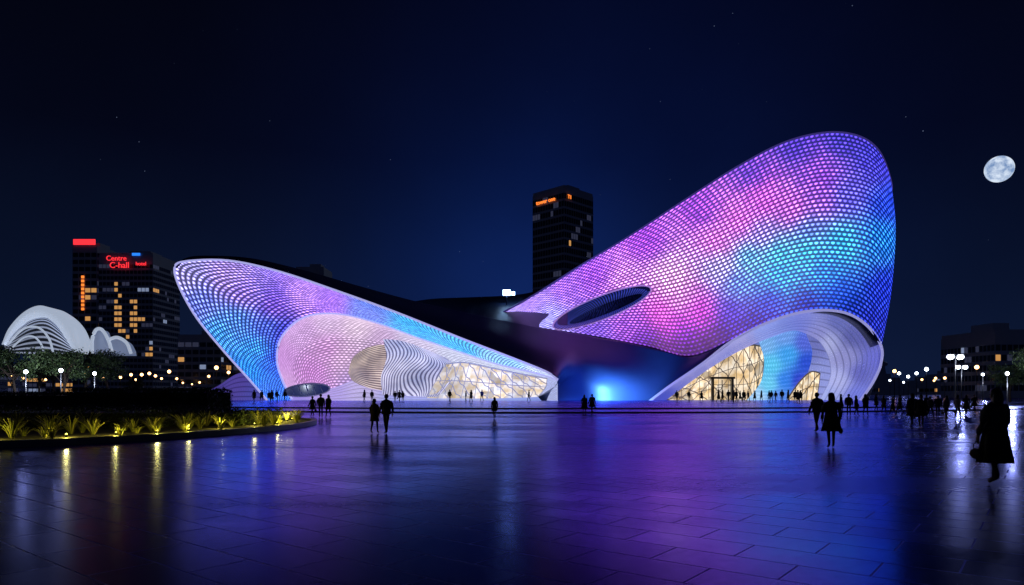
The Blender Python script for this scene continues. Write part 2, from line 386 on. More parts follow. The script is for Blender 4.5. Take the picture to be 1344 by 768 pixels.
for k in range(-2,12):
    line(sWF,max(0,k/10),0 if k>=0 else -k/3.0, min(1,(k+3)/10.),1 if k+3<=10 else 1-(k+3-10)/3.,.09)
for k in range(0,11,1): line(sWF,k/10,0,k/10,1,.06)
line(sWF,0,.52,1,.52,.08); line(sWF,0,0,1,0,.12)
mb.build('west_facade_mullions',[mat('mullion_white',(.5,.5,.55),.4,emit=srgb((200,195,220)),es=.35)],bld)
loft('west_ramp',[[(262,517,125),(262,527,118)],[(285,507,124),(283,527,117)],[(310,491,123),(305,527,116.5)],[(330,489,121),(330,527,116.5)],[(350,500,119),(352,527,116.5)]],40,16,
   nolight(led_mat('ramp_glow',30,6,gain=.5,floor=.8,dotgain=.2,dots=False)),bld,media_fn([(270,515,(90,80,190)),(310,500,(120,100,225)),(340,515,(110,110,240))]),thick=2,backmat=dark)  # purple light on the slope is put in as emission

# east portal
lipm=led_mat('portal_soffit',80,10,gain=.8,floor=.9,dotgain=.12,dots=False,base=(.5,.5,.6),white=.0)  # no lamps here: light and shade of the lining put into emission colours
outer=[(852,527,116),(880,506,115),(921,478,114.5),(961,447.5,114),(1010,422.5,111),(1060,408.5,110),(1105,409.5,110),(1136,425.5,111),(1156,453,113),(1156,478,115),(1145,503,116),(1128,528,116)]
inner=[(872,527,119),(896,509,120),(931,484,121),(970,461,122),(1012,443,122),(1045,436,123),(1072,446,124),(1086,466,124),(1090,486,124),(1088,500,123),(1082,513,122),(1074,528,121)]
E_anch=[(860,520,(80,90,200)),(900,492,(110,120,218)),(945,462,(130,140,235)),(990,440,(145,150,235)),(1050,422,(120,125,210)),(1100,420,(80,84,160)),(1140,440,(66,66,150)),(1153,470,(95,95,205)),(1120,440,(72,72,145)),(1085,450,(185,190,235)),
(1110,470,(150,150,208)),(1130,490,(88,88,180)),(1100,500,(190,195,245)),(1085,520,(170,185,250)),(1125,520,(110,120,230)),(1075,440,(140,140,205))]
ps=[]
for a,b in zip(outer,inner):
    ps.append([(a[0],a[1],a[2]+.1),(a[0]*.62+b[0]*.38,a[1]*.66+b[1]*.34,a[2]*.4+b[2]*.6),b])
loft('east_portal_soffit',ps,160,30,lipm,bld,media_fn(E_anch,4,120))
mb=MB(); oc=cr(np.array(outer,float),120); mb.tube([W(*p) for p in oc],.22,seg=8)
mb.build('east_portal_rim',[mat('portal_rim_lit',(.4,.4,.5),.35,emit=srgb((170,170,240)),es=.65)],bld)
loft('east_flank',[[(1156,453,113.2),(1150,490,116),(1130,528,116.2)],[(1157,455,117),(1153,490,119),(1136,528,119)],[(1155,460,124),(1152,490,126),(1140,526,126)]],20,30,dark,bld)
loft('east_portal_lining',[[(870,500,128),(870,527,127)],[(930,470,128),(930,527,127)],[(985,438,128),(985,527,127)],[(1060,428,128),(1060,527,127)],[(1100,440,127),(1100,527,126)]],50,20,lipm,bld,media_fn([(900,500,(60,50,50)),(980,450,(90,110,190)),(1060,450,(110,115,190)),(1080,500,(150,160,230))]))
eint=interior_mat('east_foyer_interior',srgb((255,214,150)),srgb((245,232,212)),1.05,12,4)
sEF=loft('east_glass_facade',[[(868,522,119.5),(868,525,119.5),(868,528,119.3)],[(892,505,120.5),(892,517,120.3),(892,528,120)],[(925,480,121.5),(925,504,121),(925,528,120.5)],[(960,460,122.5),(960,494,122),(960,528,121)],[(985,453,123),(985,490,122.5),(984,528,121.5)],[(1000,455,123.2),(1002,480,122.8),(994,528,122)]],70,40,eint,bld)
mb=MB()
for k in range(0,15): line(sEF,k/14,0,k/14,1,.05)
for k in range(-4,14,2):
    line(sEF,max(0,k/14),0 if k>=0 else -k/4., min(1,(k+4)/14),1 if k+4<=14 else 1-(k-10)/4.,.09)
    line(sEF,max(0,k/14),1 if k>=0 else 1+k/4., min(1,(k+4)/14),0 if k+4<=14 else (k-10)/4.,.06)
for v in (.35,.68): line(sEF,0,v,1,v,.06)
line(sEF,0,0,1,0,.16)
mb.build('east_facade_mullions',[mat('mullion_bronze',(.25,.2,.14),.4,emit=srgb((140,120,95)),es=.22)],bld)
mb=MB(); dx=(948-672)/896*118
for sx in (-1.7,1.7): mb.box((dx+sx,118,2.0),(.35,.8,3.9))
mb.box((dx,118,4.1),(4.2,.9,.35)); mb.box((dx,118.1,1.9),(.12,.12,3.7)); mb.box((dx,118.1,2.9),(3.1,.1,.1))
mb.build('entrance_door_frame',[mat('black_steel',(.01,.01,.012),.3,.5)],bld)
# sweeping inner wall, cyan light and its shading put into emission colours: comes down off the soffit and flares to the floor
glow_c=led_mat('cyan_lit_inner_wall',30,16,gain=1.1,floor=.85,dotgain=.25,white=.1,rad=.46,fins=1)
loft('portal_inner_wall',[[(996,448,122.4),(1003,474,121.6),(998,502,120),(978,528,118)],[(1010,440,122),(1020,472,121.8),(1013,503,120.6),(990,528,118.4)],[(1028,435,122),(1040,468,122),(1032,500,121),(1006,528,119)],[(1045,434,122.4),(1056,464,122),(1047,498,121),(1020,528,119.4)],[(1058,438,123),(1066,464,122),(1056,498,121),(1030,528,119.8)]],60,40,glow_c,bld,
   media_fn([(1003,450,(120,180,240)),(1012,480,(90,205,248)),(1030,440,(110,160,238)),(1035,465,(60,165,245)),(1055,450,(80,100,215)),(1058,475,(36,76,212)),(1010,505,(105,210,248)),(1030,500,(45,130,240)),(1048,500,(34,60,205)),(995,522,(170,215,255)),(1020,522,(90,140,245))],4,60))
sEG=loft('east_side_glass',[[(1034,522,119.8),(1034,525,119.7),(1034,528,119.5)],[(1050,500,120.3),(1049,514,120),(1048,528,119.7)],[(1064,488,120.6),(1063,508,120.2),(1060,528,119.8)],[(1076,490,120.8),(1074,508,120.4),(1070,528,120)]],24,20,eint,bld)
mb=MB()
for k in range(0,6): line(sEG,k/5,0,k/5,1,.06)
line(sEG,0,.5,1,.5,.06); line(sEG,0,0,1,0,.12); line(sEG,.2,1,1,0,.08)
mb.build('east_side_mullions',[bpy.data.materials['mullion_bronze']],bld)
flood=mat('flood_emit',(.8,.8,.9),.3,emit=(.35,.6,1),es=12)
mb=MB(); p=W(665,384,146); mb.box(p,(1.6,.5,1.1),m=0); mb.box((p[0]+1.4,p[1],p[2]-.2),(.7,.5,.7),m=0); mb.tube([(p[0],p[1],p[2]-3),p],.12,1); mb.box((p[0],p[1]+.4,p[2]),(1.9,.2,1.4),m=1)
mb.build('roof_floodlight',[flood,dark],bld)

# ================================================================= GROUND
def ground_mat():
    m=bpy.data.materials.new('wet_granite_paving'); m.use_nodes=True
    nt=m.node_tree; L=nt.links
    for nn in list(nt.nodes): nt.nodes.remove(nn)
    out=nt.nodes.new('ShaderNodeOutputMaterial'); dif=nt.nodes.new('ShaderNodeBsdfDiffuse'); gl=nt.nodes.new('ShaderNodeBsdfGlossy'); fr=nt.nodes.new('ShaderNodeFresnel'); mix=nt.nodes.new('ShaderNodeMixShader')
    fr.inputs['IOR'].default_value=1.62; gl.inputs['Color'].default_value=(.40,.42,1,1)  # blue of the reflected light is put into the gloss colour
    L.new(fr.outputs[0],mix.inputs[0]); L.new(dif.outputs[0],mix.inputs[1]); L.new(gl.outputs[0],mix.inputs[2]); L.new(mix.outputs[0],out.inputs[0])
    tc=nt.nodes.new('ShaderNodeTexCoord'); mp=nt.nodes.new('ShaderNodeMapping'); mp.inputs['Rotation'].default_value=(0,0,math.radians(38))
    L.new(tc.outputs['Object'],mp.inputs[0])
    br=nt.nodes.new('ShaderNodeTexBrick'); br.inputs['Scale'].default_value=1; br.inputs['Brick Width'].default_value=1.2; br.inputs['Row Height'].default_value=.6
    br.inputs['Mortar Size'].default_value=.009; br.inputs['Mortar Smooth'].default_value=.3; br.inputs['Bias'].default_value=0
    br.inputs['Color1'].default_value=(.004,.006,.018,1); br.inputs['Color2'].default_value=(.012,.017,.042,1); br.inputs['Mortar'].default_value=(.002,.002,.004,1)
    L.new(mp.outputs[0],br.inputs['Vector']); L.new(br.outputs['Color'],dif.inputs['Color'])
    n1=nt.nodes.new('ShaderNodeTexNoise'); n1.inputs['Scale'].default_value=.16; n1.inputs['Detail'].default_value=5; n1.inputs['Distortion'].default_value=.6
    mp2=nt.nodes.new('ShaderNodeMapping'); mp2.inputs['Scale'].default_value=(.5,1.8,1); mp2.inputs['Rotation'].default_value=(0,0,math.radians(-14)); L.new(tc.outputs['Object'],mp2.inputs[0]); L.new(mp2.outputs[0],n1.inputs['Vector'])
    n2=nt.nodes.new('ShaderNodeTexNoise'); n2.inputs['Scale'].default_value=9; n2.inputs['Detail'].default_value=6; L.new(tc.outputs['Object'],n2.inputs['Vector'])
    mr=nt.nodes.new('ShaderNodeMapRange'); mr.inputs[1].default_value=.35; mr.inputs[2].default_value=.68; mr.inputs[3].default_value=.10; mr.inputs[4].default_value=.25; L.new(n1.outputs['Fac'],mr.inputs[0])
    bw=nt.nodes.new('ShaderNodeRGBToBW'); L.new(br.outputs['Color'],bw.inputs[0])
    r=M(nt,'ADD',mr.outputs[0],M(nt,'MULTIPLY',n2.outputs['Fac'],.10)); r=M(nt,'ADD',r,M(nt,'MULTIPLY',bw.outputs[0],3.)); r=M(nt,'SUBTRACT',r,.03)
    r=M(nt,'ADD',r,M(nt,'MULTIPLY',br.outputs['Fac'],.3)); L.new(r,gl.inputs['Roughness'])
    b=nt.nodes.new('ShaderNodeBump'); b.inputs['Strength'].default_value=.35; b.inputs['Distance'].default_value=.004
    h=M(nt,'SUBTRACT',M(nt,'MULTIPLY',n2.outputs['Fac'],.4),M(nt,'MULTIPLY',br.outputs['Fac'],1.5))
    h=M(nt,'ADD',h,M(nt,'MULTIPLY',bw.outputs[0],10.)); L.new(h,b.inputs['Height']); L.new(b.outputs[0],gl.inputs['Normal']); L.new(b.outputs[0],dif.inputs['Normal'])
    return m
gm=ground_mat()
mb=MB(); mb.add([(-3000,-100,0),(3000,-100,0),(3000,5000,0),(-3000,5000,0)],[(0,1,2,3)]); mb.build('plaza_ground',[gm])
def ellipse_slab(name,cx,cy,rx,ry,z0,z1,m,m2):
    mb=MB(); n=160; vs=[(cx+rx*math.cos(2*math.pi*i/n),cy+ry*math.sin(2*math.pi*i/n),z) for z in (z0,z1) for i in range(n)]
    mb.add(vs,[tuple(range(n,2*n))],0); mb.add(vs,[(i,(i+1)%n,n+(i+1)%n,n+i) for i in range(n)],1); return mb.build(name,[m,m2])
stone=mat('plinth_edge_stone',(.03,.03,.05),.35,noise=.3)
ellipse_slab('plinth_step',4,118,78,66,0,.12,gm,stone)
ellipse_slab('building_plinth',4,120,74,60,.1,.24,gm,stone)

# ================================================================= SKYLINE
winD=mat('window_dark',(.01,.014,.03),.12); winW=mat('window_warm',(.1,.08,.05),.3,emit=srgb((255,185,105)),es=.55); winC=mat('window_cool',(.1,.1,.1),.3,emit=srgb((190,210,255)),es=.35); winB=mat('window_dim',(.02,.02,.03),.2,emit=srgb((90,95,130)),es=.22)
wallD=mat('tower_concrete_city_glow',(.16,.17,.22),.6,noise=.2,nscale=.2,emit=(.10,.16,.5),es=.012)  # faint blue emission put into the concrete for ambient city glow
red=mat('sign_red',(.3,.02,.02),.4,emit=srgb((255,50,60)),es=1.3); orange=mat('sign_orange',(.3,.1,.02),.4,emit=srgb((255,130,50)),es=1.4); blueS=mat('sign_blue',(.02,.1,.3),.4,emit=srgb((40,130,255)),es=1.2)
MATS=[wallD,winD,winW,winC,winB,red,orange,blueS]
def tower(mb,cx,cy,w,dp,h,rot,fh=3.6,bay=3.0,lit=.12,z0=0,blocks=None,winh=.6,seed=0):
    rnd=random.Random(seed)
    mb.box((cx,cy,z0+h/2),(w,dp,h),rot,0)
    mb.box((cx,cy,z0+h+.6),(w*.98,dp*.98,1.2),rot,0)
    mb.box((cx+w*.1,cy,z0+h+2.2),(w*.4,dp*.4,3.0),rot,0)
    ca,sa=math.cos(rot),math.sin(rot)
    nf=int((h-3)/fh)
    for (nx,ny,tw,off) in ((0,-1,w,dp/2),(1,0,dp,w/2),(-1,0,dp,w/2)):
        tx,ty=-ny,nx
        nb=max(2,int(tw/bay)); bw=tw/nb
        for f in range(nf):
            z=z0+2+f*fh
            run=0; cur=1
            for b in range(nb):
                t=-tw/2+(b+.5)*bw
                if run<=0:
                    run=rnd.randint(1,3); x=rnd.random(); cur = (rnd.choice([2,2,3,4]) if x<lit else (4 if x<lit*2.5 else 1))
                run-=1; mm=cur
                if blocks and ny==-1:
                    for (b0,b1,f0,f1,pr) in blocks:
                        if b0<=b/nb<b1 and f0<=f/nf<f1 and rnd.random()<pr: mm=2
                q=[]
                for a,zz in ((-.42,0),(.42,0),(.42,winh),(-.42,winh)):
                    lx=nx*(off+.06)+tx*(t+a*bw); ly=ny*(off+.06)+ty*(t+a*bw)
                    q.append((cx+lx*ca-ly*sa, cy+lx*sa+ly*ca, z+zz*fh))
                mb.add(q,[(0,1,2,3)],mm)
        for f in range(0,nf,2):
            z=z0+2+f*fh-.25
            lx=nx*(off+.1); ly=ny*(off+.1); mb.box((cx+lx*ca-ly*sa,cy+lx*sa+ly*ca,z),(tw if ny else .25, .25 if ny else tw,.3),rot,0)
def sign(text,loc,size,rot,m,parent,name='sign_text'):
    c=bpy.data.curves.new(name,'FONT'); c.body=text; c.size=size; c.extrude=.15; c.align_x='CENTER'; c.align_y='CENTER'; c.materials.append(m)
    o=link(bpy.data.objects.new(name,c),parent); o.location=loc; o.rotation_euler=(math.pi/2,0,rot); return o
def X(a,d): return (a-672)/896*d
def Z(b,d): return EYE+(515-b)/896*d
e=empty('office_tower')
mb=MB(); d=350.
tower(mb,X(116,d),d+8,X(132,d)-X(100,d),22,Z(324,d)-1,0,lit=.06,blocks=[(.3,.7,.45,.7,.4)],seed=1)
tower(mb,X(168,d),d+12,X(204,d)-X(133,d),28,Z(336,d),0,fh=3.0,bay=1.9,lit=.05,blocks=[(.22,.42,.5,.82,.6),(.52,.68,.45,.7,.75),(.05,.15,.25,.5,.3),(.5,.6,.1,.3,.3)],seed=2)
mb.box((X(116,d),d-3.3,Z(319.5,d)),(X(130,d)-X(102,d),.6,Z(316,d)-Z(323,d)),0,5)
mb.box((X(182,d),d-2.4,Z(335,d)),(4,.4,1.3),0,7)
for k in range(9): mb.box((X(114,d),d-3.4,Z(365+k*5.2,d)),(1.3,.4,1.3),0,6)
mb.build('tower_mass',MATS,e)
sign('Centre',(X(158,d),d-3.6,Z(341,d)),3.6,0,red,e); sign('C-hall',(X(162,d),d-3.6,Z(350,d)),4.2,0,red,e); sign('hotel',(X(190,d),d-3.6,Z(348,d)),2.6,0,red,e)
e=empty('skyscraper'); d=300.; mb=MB()
cx,cy=X(742,d),d+14
rot=math.radians(45)
tower(mb,cx,cy,20.5,19,Z(243,d)-1.,rot,fh=3.4,bay=1.5,lit=.035,seed=8,winh=.7)
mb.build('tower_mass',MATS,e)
def facept(s,t,off):
    ca,sa=math.cos(rot),math.sin(rot)
    if s<0: lx,ly=-(10.3+off),t
    else: lx,ly=t,-(9.5+off)
    return cx+lx*ca-ly*sa, cy+lx*sa+ly*ca
x,y=facept(-1,1.,.5); sign('tower one',(x,y,Z(258,d)),2.7,rot-math.pi/2,orange,e)
x,y=facept(1,-7,.5); sign('T1',(x,y,Z(257,d)),2.4,rot,orange,e)
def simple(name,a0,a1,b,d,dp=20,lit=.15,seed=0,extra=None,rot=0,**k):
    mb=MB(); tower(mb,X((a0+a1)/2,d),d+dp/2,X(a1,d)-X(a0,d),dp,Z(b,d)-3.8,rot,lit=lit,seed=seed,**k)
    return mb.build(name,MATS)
simple('office_building',388,425,344,380,18,.3,11)
simple('office_building',233,290,432,330,24,.12,12); simple('office_building',286,315,446,345,20,.12,13)
simple('apartment_building',1306,1360,420,190,24,.06,14,fh=2.8,bay=1.6)
sd=20
for a0,a1,b,dd in ((205,232,478,420),(-60,-5,470,400),(-130,-70,440,420),(1160,1182,490,420),(1184,1204,500,380),(1206,1240,494,460),(1240,1262,486,500),(1262,1304,498,420),(1366,1420,440,260),(60,98,486,460),(312,340,492,440),(20,60,478,480)):
    sd+=1; simple('distant_building',a0,a1,b,dd,24,.25,sd)
mb=MB(); d=600; bx=X(1157,d)
mb.tube([(bx,d,0),(bx,d,Z(480,d)),(bx,d,Z(462,d)),(bx,d,Z(446,d))],[7,2.6,1.2,.2],0,8); mb.ellipsoid((bx,d,Z(478,d)),(5,5,2.5),0)
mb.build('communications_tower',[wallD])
# shell concert hall
hall=empty('shell_concert_hall')
hm=mat('shell_white',(.75,.77,.8),.4,emit=srgb((200,215,240)),es=.6); hs=stripes_mat('shell_louvres',14,1.0,srgb((165,175,200)),(.006,.008,.015),.7,'Y',.6,.55)  # shell emission stands in for lighting from below
d=240
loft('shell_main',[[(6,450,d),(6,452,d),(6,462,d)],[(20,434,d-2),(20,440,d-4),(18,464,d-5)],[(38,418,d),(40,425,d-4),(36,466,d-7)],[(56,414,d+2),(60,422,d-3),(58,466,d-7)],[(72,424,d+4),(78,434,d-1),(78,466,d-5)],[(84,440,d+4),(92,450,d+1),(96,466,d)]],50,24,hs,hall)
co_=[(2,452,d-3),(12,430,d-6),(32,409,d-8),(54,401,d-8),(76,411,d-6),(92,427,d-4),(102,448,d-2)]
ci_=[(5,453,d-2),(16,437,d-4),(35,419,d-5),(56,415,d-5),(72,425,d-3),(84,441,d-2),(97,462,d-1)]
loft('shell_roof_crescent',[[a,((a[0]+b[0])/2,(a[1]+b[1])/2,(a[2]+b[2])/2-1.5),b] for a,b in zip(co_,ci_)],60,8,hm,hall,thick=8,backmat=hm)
loft('shell_side_wing',[[(72,418,d+2),(76,432,d)],[(88,418,d+1),(88,438,d-1)],[(99,428,d+1),(96,448,d-1)],[(102,448,d+1),(101,462,d)]],30,8,mat('shell_wing_white',(.7,.72,.8),.4,emit=srgb((140,160,205)),es=.3),hall,thick=3)  # wing's lighting put into its emission, fainter than the roof
mb=MB()
for pts,r in (([(10,452),(30,432),(50,430),(64,444),(70,464)],.35),([(14,458),(30,444),(44,442),(54,452),(58,465)],.3)):
    c=cr(np.array([(a,b) for a,b in pts],float),30); mb.tube([W(a,b,d-9) for a,b in c],r,0,8)
mb.build('shell_ribs',[hm],hall)
hall2=empty('shell_pavilion'); d=230
loft('shell_roof',[[(122,440,d),(124,465,d)],[(126,433,d-3),(132,466,d-5)],[(135,434,d-3),(138,466,d-6)],[(141,444,d-2),(144,466,d-6)],[(154,444,d),(156,466,d-3)],[(166,450,d),(168,466,d-2)],[(172,460,d),(173,466,d)]],60,12,mat('pav_white',(.7,.72,.8),.4,emit=srgb((150,170,215)),es=.3),hall2,thick=3)  # lighting of the white roof put into its emission
mb=MB()
for pts in ([(121,464),(121,446),(126,433),(134,433),(142,446),(147,462)],[(142,446),(154,443),(166,450),(172,464)]):
    mb.tube([W(a,b,d-7) for a,b in cr(np.array(pts,float),24)],.55,0,8)
mb.build('shell_ribs',[hm],hall2)

# ================================================================= STREET LAMPS
lampE=mat('lamp_globe_white',(.8,.8,.8),.3,emit=(.75,.85,1),es=14); lampW=mat('lamp_globe_warm',(.8,.7,.5),.3,emit=(1,.5,.18),es=7); pole=mat('lamp_pole',(.02,.02,.025),.4,.6)
def lamp_mesh(h,kind,heads=1,gr=.2):
    mb=MB(); mb.tube([(0,0,0),(0,0,.5),(0,0,h)],[.11,.07,.05],1); mb.tube([(0,0,0),(0,0,.35)],[.16,.13],1,8)
    if heads==1: mb.ellipsoid((0,0,h+gr*.8),(gr,gr,gr),0); mb.ellipsoid((0,0,h+gr*1.9),(gr*.8,gr*.8,.05),1)
    else:
        for s in (-1,1):
            mb.tube([(0,0,h-.3),(s*.35,0,h-.05),(s*.6,0,h)],.035,1); mb.ellipsoid((s*.6,0,h-gr*.6),(gr,gr,gr*.8),0); mb.ellipsoid((s*.6,0,h+.05),(gr*1.2,gr*1.2,.07),1)
    return mb.mesh('street_lamp',[lampE if kind=='w' else lampW,pole])
m_far_w=lamp_mesh(6,'y',1,.4); m_far_c=lamp_mesh(6.5,'w',1,.42); m_near=lamp_mesh(5.2,'w',2,.34); m_mid=lamp_mesh(4.5,'w',1,.24)
def put(name,me,x,y,z=0,rot=0,s=1.):
    o=link(bpy.data.objects.new(name,me)); o.location=(x,y,z); o.rotation_euler=(0,0,rot); o.scale=(s,)*3; return o
rl=random.Random(3)
for a,dd in ((158,190),(172,230),(186,190),(204,260),(222,210),(240,230),(262,200),(284,210),(60,230),(30,200),(92,210),(135,260),(300,260),(178,300),(212,320),(252,310),(15,250),(110,280),(232,290),(274,300),(196,240)):
    put('street_lamp',m_far_w,X(a,dd),dd,s=rl.uniform(.7,1.6))
for a,dd in ((1180,240),(1192,180),(1203,260),(1216,190),(1228,280),(1240,200),(1272,240),(1282,180),(1300,260),(1318,200),(1338,230),(1168,300),(1186,300),(1310,320),(1226,330),(1174,210),(1210,300),(1296,200),(1330,300)):
    put('street_lamp',m_far_c if rl.random()<.6 else m_far_w,X(a,dd),dd,s=rl.uniform(.6,1.4))
def plight(power,color,r=.2):
    l=bpy.data.lights.new('lamp_light','POINT'); l.energy=power; l.color=color; l.shadow_soft_size=r; return link(bpy.data.objects.new('lamp_light',l))
for a,b,dd,me,h in ((1254,466,88,m_near,5.2),(1262,480,110,m_near,5.2),(1290,493,130,m_mid,4.5),(34,490,70,m_mid,4.5),(80,488,80,m_mid,4.5),(124,492,84,m_mid,4.5),(1322,492,76,m_mid,4.5)):
    o=put('street_lamp',me,X(a,dd),dd,rot=.2); s=(Z(b,dd))/h; o.scale=(s,)*3
    pl=plight(500 if 1200<a<1300 else 900,(.75,.85,1)); pl.parent=o; pl.location=(0,-.6/s,h-.7); pl.data.specular_factor=.4 if 1200<a<1300 else .04

# ================================================================= TREES
bark=mat('bark',(.06,.04,.03),.9); leafA=mat('leaf_dark',(.04,.07,.025),.6); leafB=mat('leaf_light',(.09,.14,.045),.6)
def tree_mesh(seed,h=7.,cr_=3.2,nleaf=3000):
    rnd=random.Random(seed); mb=MB()
    mb.tube([(0,0,0),(.1,0,h*.25),(.0,.1,h*.45),(.1,.1,h*.7)],[.22,.17,.13,.06],0,8)
    cl=[]
    for i in range(11):
        a=rnd.uniform(0,6.28); z0=h*rnd.uniform(.3,.55); rr=cr_*rnd.uniform(.35,.95); z1=h*rnd.uniform(.5,.95)
        p=(rr*math.cos(a),rr*math.sin(a),z1); mb.tube([(0,0,z0),(p[0]*.5,p[1]*.5,z0+(z1-z0)*.6),p],[.08,.05,.02],0,5); cl.append(p)
        cl.append((p[0]*.6+rnd.uniform(-.4,.4),p[1]*.6+rnd.uniform(-.4,.4),z1+rnd.uniform(-.5,.5)))
    for k in range(nleaf):
        c=rnd.choice(cl); R=.95
        v=Vector((rnd.gauss(0,1),rnd.gauss(0,1),rnd.gauss(0,.65))).normalized()*R*rnd.random()**.45
        p=Vector(c)+v; s=rnd.uniform(.09,.17); n=Vector((rnd.gauss(0,1),rnd.gauss(0,1),rnd.gauss(0,1))).normalized(); t=n.orthogonal().normalized(); b=n.cross(t)
        mb.add([p-t*s,p-b*s*.6,p+t*s,p+b*s*.6],[(0,1,2,3)],1 if rnd.random()<.6 else 2)
    return mb.mesh('tree',[bark,leafA,leafB])
T=[tree_mesh(1),tree_mesh(2,6.5,3.4),tree_mesh(3,7.5,3.)]
for i,(a,dd,s) in enumerate(((-20,85,1.1),(18,82,1.08),(52,100,1.0),(85,88,1.02),(112,95,1.1),(140,100,1.0),(70,115,1.15),(1326,95,.85),(1365,80,.9),(330,190,.6),(176,150,.7))):
    put('street_tree',T[i%3],X(a,dd),dd,rot=i*1.3,s=s)

# ================================================================= PLANTING BED
bedm=mat('planting_soil',(.03,.022,.015),.9,noise=.4,nscale=4,bump=.4); kerbm=mat('bed_kerb_stone',(.16,.16,.18),.4,noise=.2)
outline=[(-30,14.0),(-16,19.4),(-13.2,21.6),(-11.2,25),(-10.0,29),(-9.9,33),(-10.8,36.3),(-13,38),(-20,38.5),(-34,38)]
oc=cr(np.array(outline,float),80)
bed=empty('planting_bed')
mb=MB(); n=len(oc); mb.add([(x,y,.16) for x,y in oc],[tuple(range(n))],0); mb.build('soil',[bedm],bed)
mb=MB(); vs=[]
ctr=np.array([-22,29.])
for x,y in oc:
    v=np.array([x,y])-ctr; v/=np.linalg.norm(v); vs += [(x+v[0]*.25,y+v[1]*.25,0),(x+v[0]*.25,y+v[1]*.25,.2),(x,y,.2),(x,y,.1)]
mb.add(vs,[(4*i+k,4*i+4+k,4*i+5+k,4*i+1+k) for i in range(n-1) for k in range(3)]); mb.build('kerb',[kerbm],bed)
hedl=[mat('hedge_core',(.01,.014,.008),.9),mat('hedge_leaf_dark',(.035,.055,.02),.55),mat('hedge_leaf_light',(.07,.11,.04),.5)]
def inside(poly,x,y):
    c=False; j=len(poly)-1
    for i in range(len(poly)):
        if (poly[i][1]>y)!=(poly[j][1]>y) and x<(poly[j][0]-poly[i][0])*(y-poly[i][1])/(poly[j][1]-poly[i][1])+poly[i][0]: c=not c
        j=i
    return c
def hedge(name,x0,x1,y0,y1,h,nl,rot=0.,parent=None,z0=0.1,seed=0,s0=.05):
    rnd=random.Random(seed); mb=MB()
    mb.box(((x0+x1)/2,(y0+y1)/2,z0+h*.46),(x1-x0-.15,y1-y0-.15,h*.9),0,0)
    for k in range(nl):
        q=rnd.random()
        if q<.5: p=Vector((rnd.uniform(x0,x1),rnd.uniform(y0,y1),z0+h+rnd.gauss(0,.05)))
        elif q<.85: p=Vector((rnd.uniform(x0,x1),y0+rnd.gauss(0,.05),z0+rnd.uniform(0,h)))
        else: p=Vector((x1+rnd.gauss(0,.05),rnd.uniform(y0,y1),z0+rnd.uniform(0,h)))
        p.z += .06*math.sin(p.x*2.1)+.05*math.sin(p.y*3)
        s=rnd.uniform(.6,1.4)*s0; nn=Vector((rnd.gauss(0,1),rnd.gauss(0,1),rnd.gauss(0,1))).normalized(); t=nn.orthogonal().normalized(); b=nn.cross(t)
        mb.add([p-t*s,p-b*s*.5,p+t*s,p+b*s*.5],[(0,1,2,3)],rnd.choice((1,1,2)))
    return mb.build(name,hedl,parent)
hedge('hedge',-34,-14.6,27.5,33,.72,9000,seed=1)
hedge('hedge',-14.3,-11.6,29.5,34.5,.6,3000,seed=2)
hedge('hedge',-30,-20.5,46,50,1.75,7000,seed=3,z0=0,s0=.08)
hedge('hedge',-46,-32,50,54,1.5,6000,seed=4,z0=0,s0=.08)
hedge('hedge',-40,-19,41,43,.7,6000,seed=5,z0=0,s0=.06)
# ornamental grasses: loose spiky clumps
grm=mat('ornamental_grass_blades',(.22,.24,.05),.5,noise=.4,nscale=3); grm2=mat('ornamental_grass_tips',(.5,.46,.14),.5)
rnd=random.Random(9); mb=MB(); clumps=[]
tries=0
poly=[(float(p[0]),float(p[1])) for p in oc]
while len(clumps)<115 and tries<12000:
    tries+=1; x=rnd.uniform(-26,-9.5); y=rnd.uniform(16,37)
    if not inside(poly,x,y) or not inside(poly,x+.5,y-.5): continue
    if inside(poly,x+2.6,y-2.6) and rnd.random()<.8: continue
    if -34<x<-14.4 and 27<y<33.4: continue
    if -14.6<x<-11.4 and 29.2<y<34.8: continue
    if any((x-a)**2+(y-b)**2<.3 for a,b in clumps): continue
    clumps.append((x,y))
for x,y in clumps:
    nb=rnd.randint(24,60); H=rnd.uniform(.22,.66)
    for k in range(nb):
        a=rnd.uniform(0,6.28); L_=H*rnd.uniform(.6,1.35); sp_=rnd.uniform(.3,1.5)*L_
        d_=Vector((math.cos(a),math.sin(a),0)); w=Vector((-d_.y,d_.x,0))*.012
        p0=Vector((x,y,.16))+d_*rnd.uniform(0,.06); p1=p0+d_*sp_*.3+Vector((0,0,L_*.55)); p2=p0+d_*sp_*.7+Vector((0,0,L_*.85)); p3=p0+d_*sp_*1.15+Vector((0,0,L_*.8))
        mb.add([p0-w,p0+w,p1+w,p1-w,p2+w*.7,p2-w*.7,p3],[(0,1,2,3),(3,2,4,5),(5,4,6)],0 if rnd.random()<.6 else 1)
mb.build('ornamental_grass',[grm,grm2])
fixm=mat('uplight_body',(.02,.02,.02),.4,.5); lens=mat('uplight_lens',(.8,.7,.3),.3,emit=(1,.75,.15),es=1.)
gl=[]
acc=0; nxt=1.2; rg=random.Random(4)
for i in range(1,len(oc)):
    acc+=float(np.linalg.norm(oc[i]-oc[i-1]))
    if acc>nxt and oc[i][1]>17.5 and not(oc[i][1]>37.2):
        v=ctr-oc[i]; v/=np.linalg.norm(v); q=oc[i]+v*rg.uniform(.5,1.3); gl.append((float(q[0]),float(q[1]))); acc=0; nxt=rg.uniform(1.0,2.2)
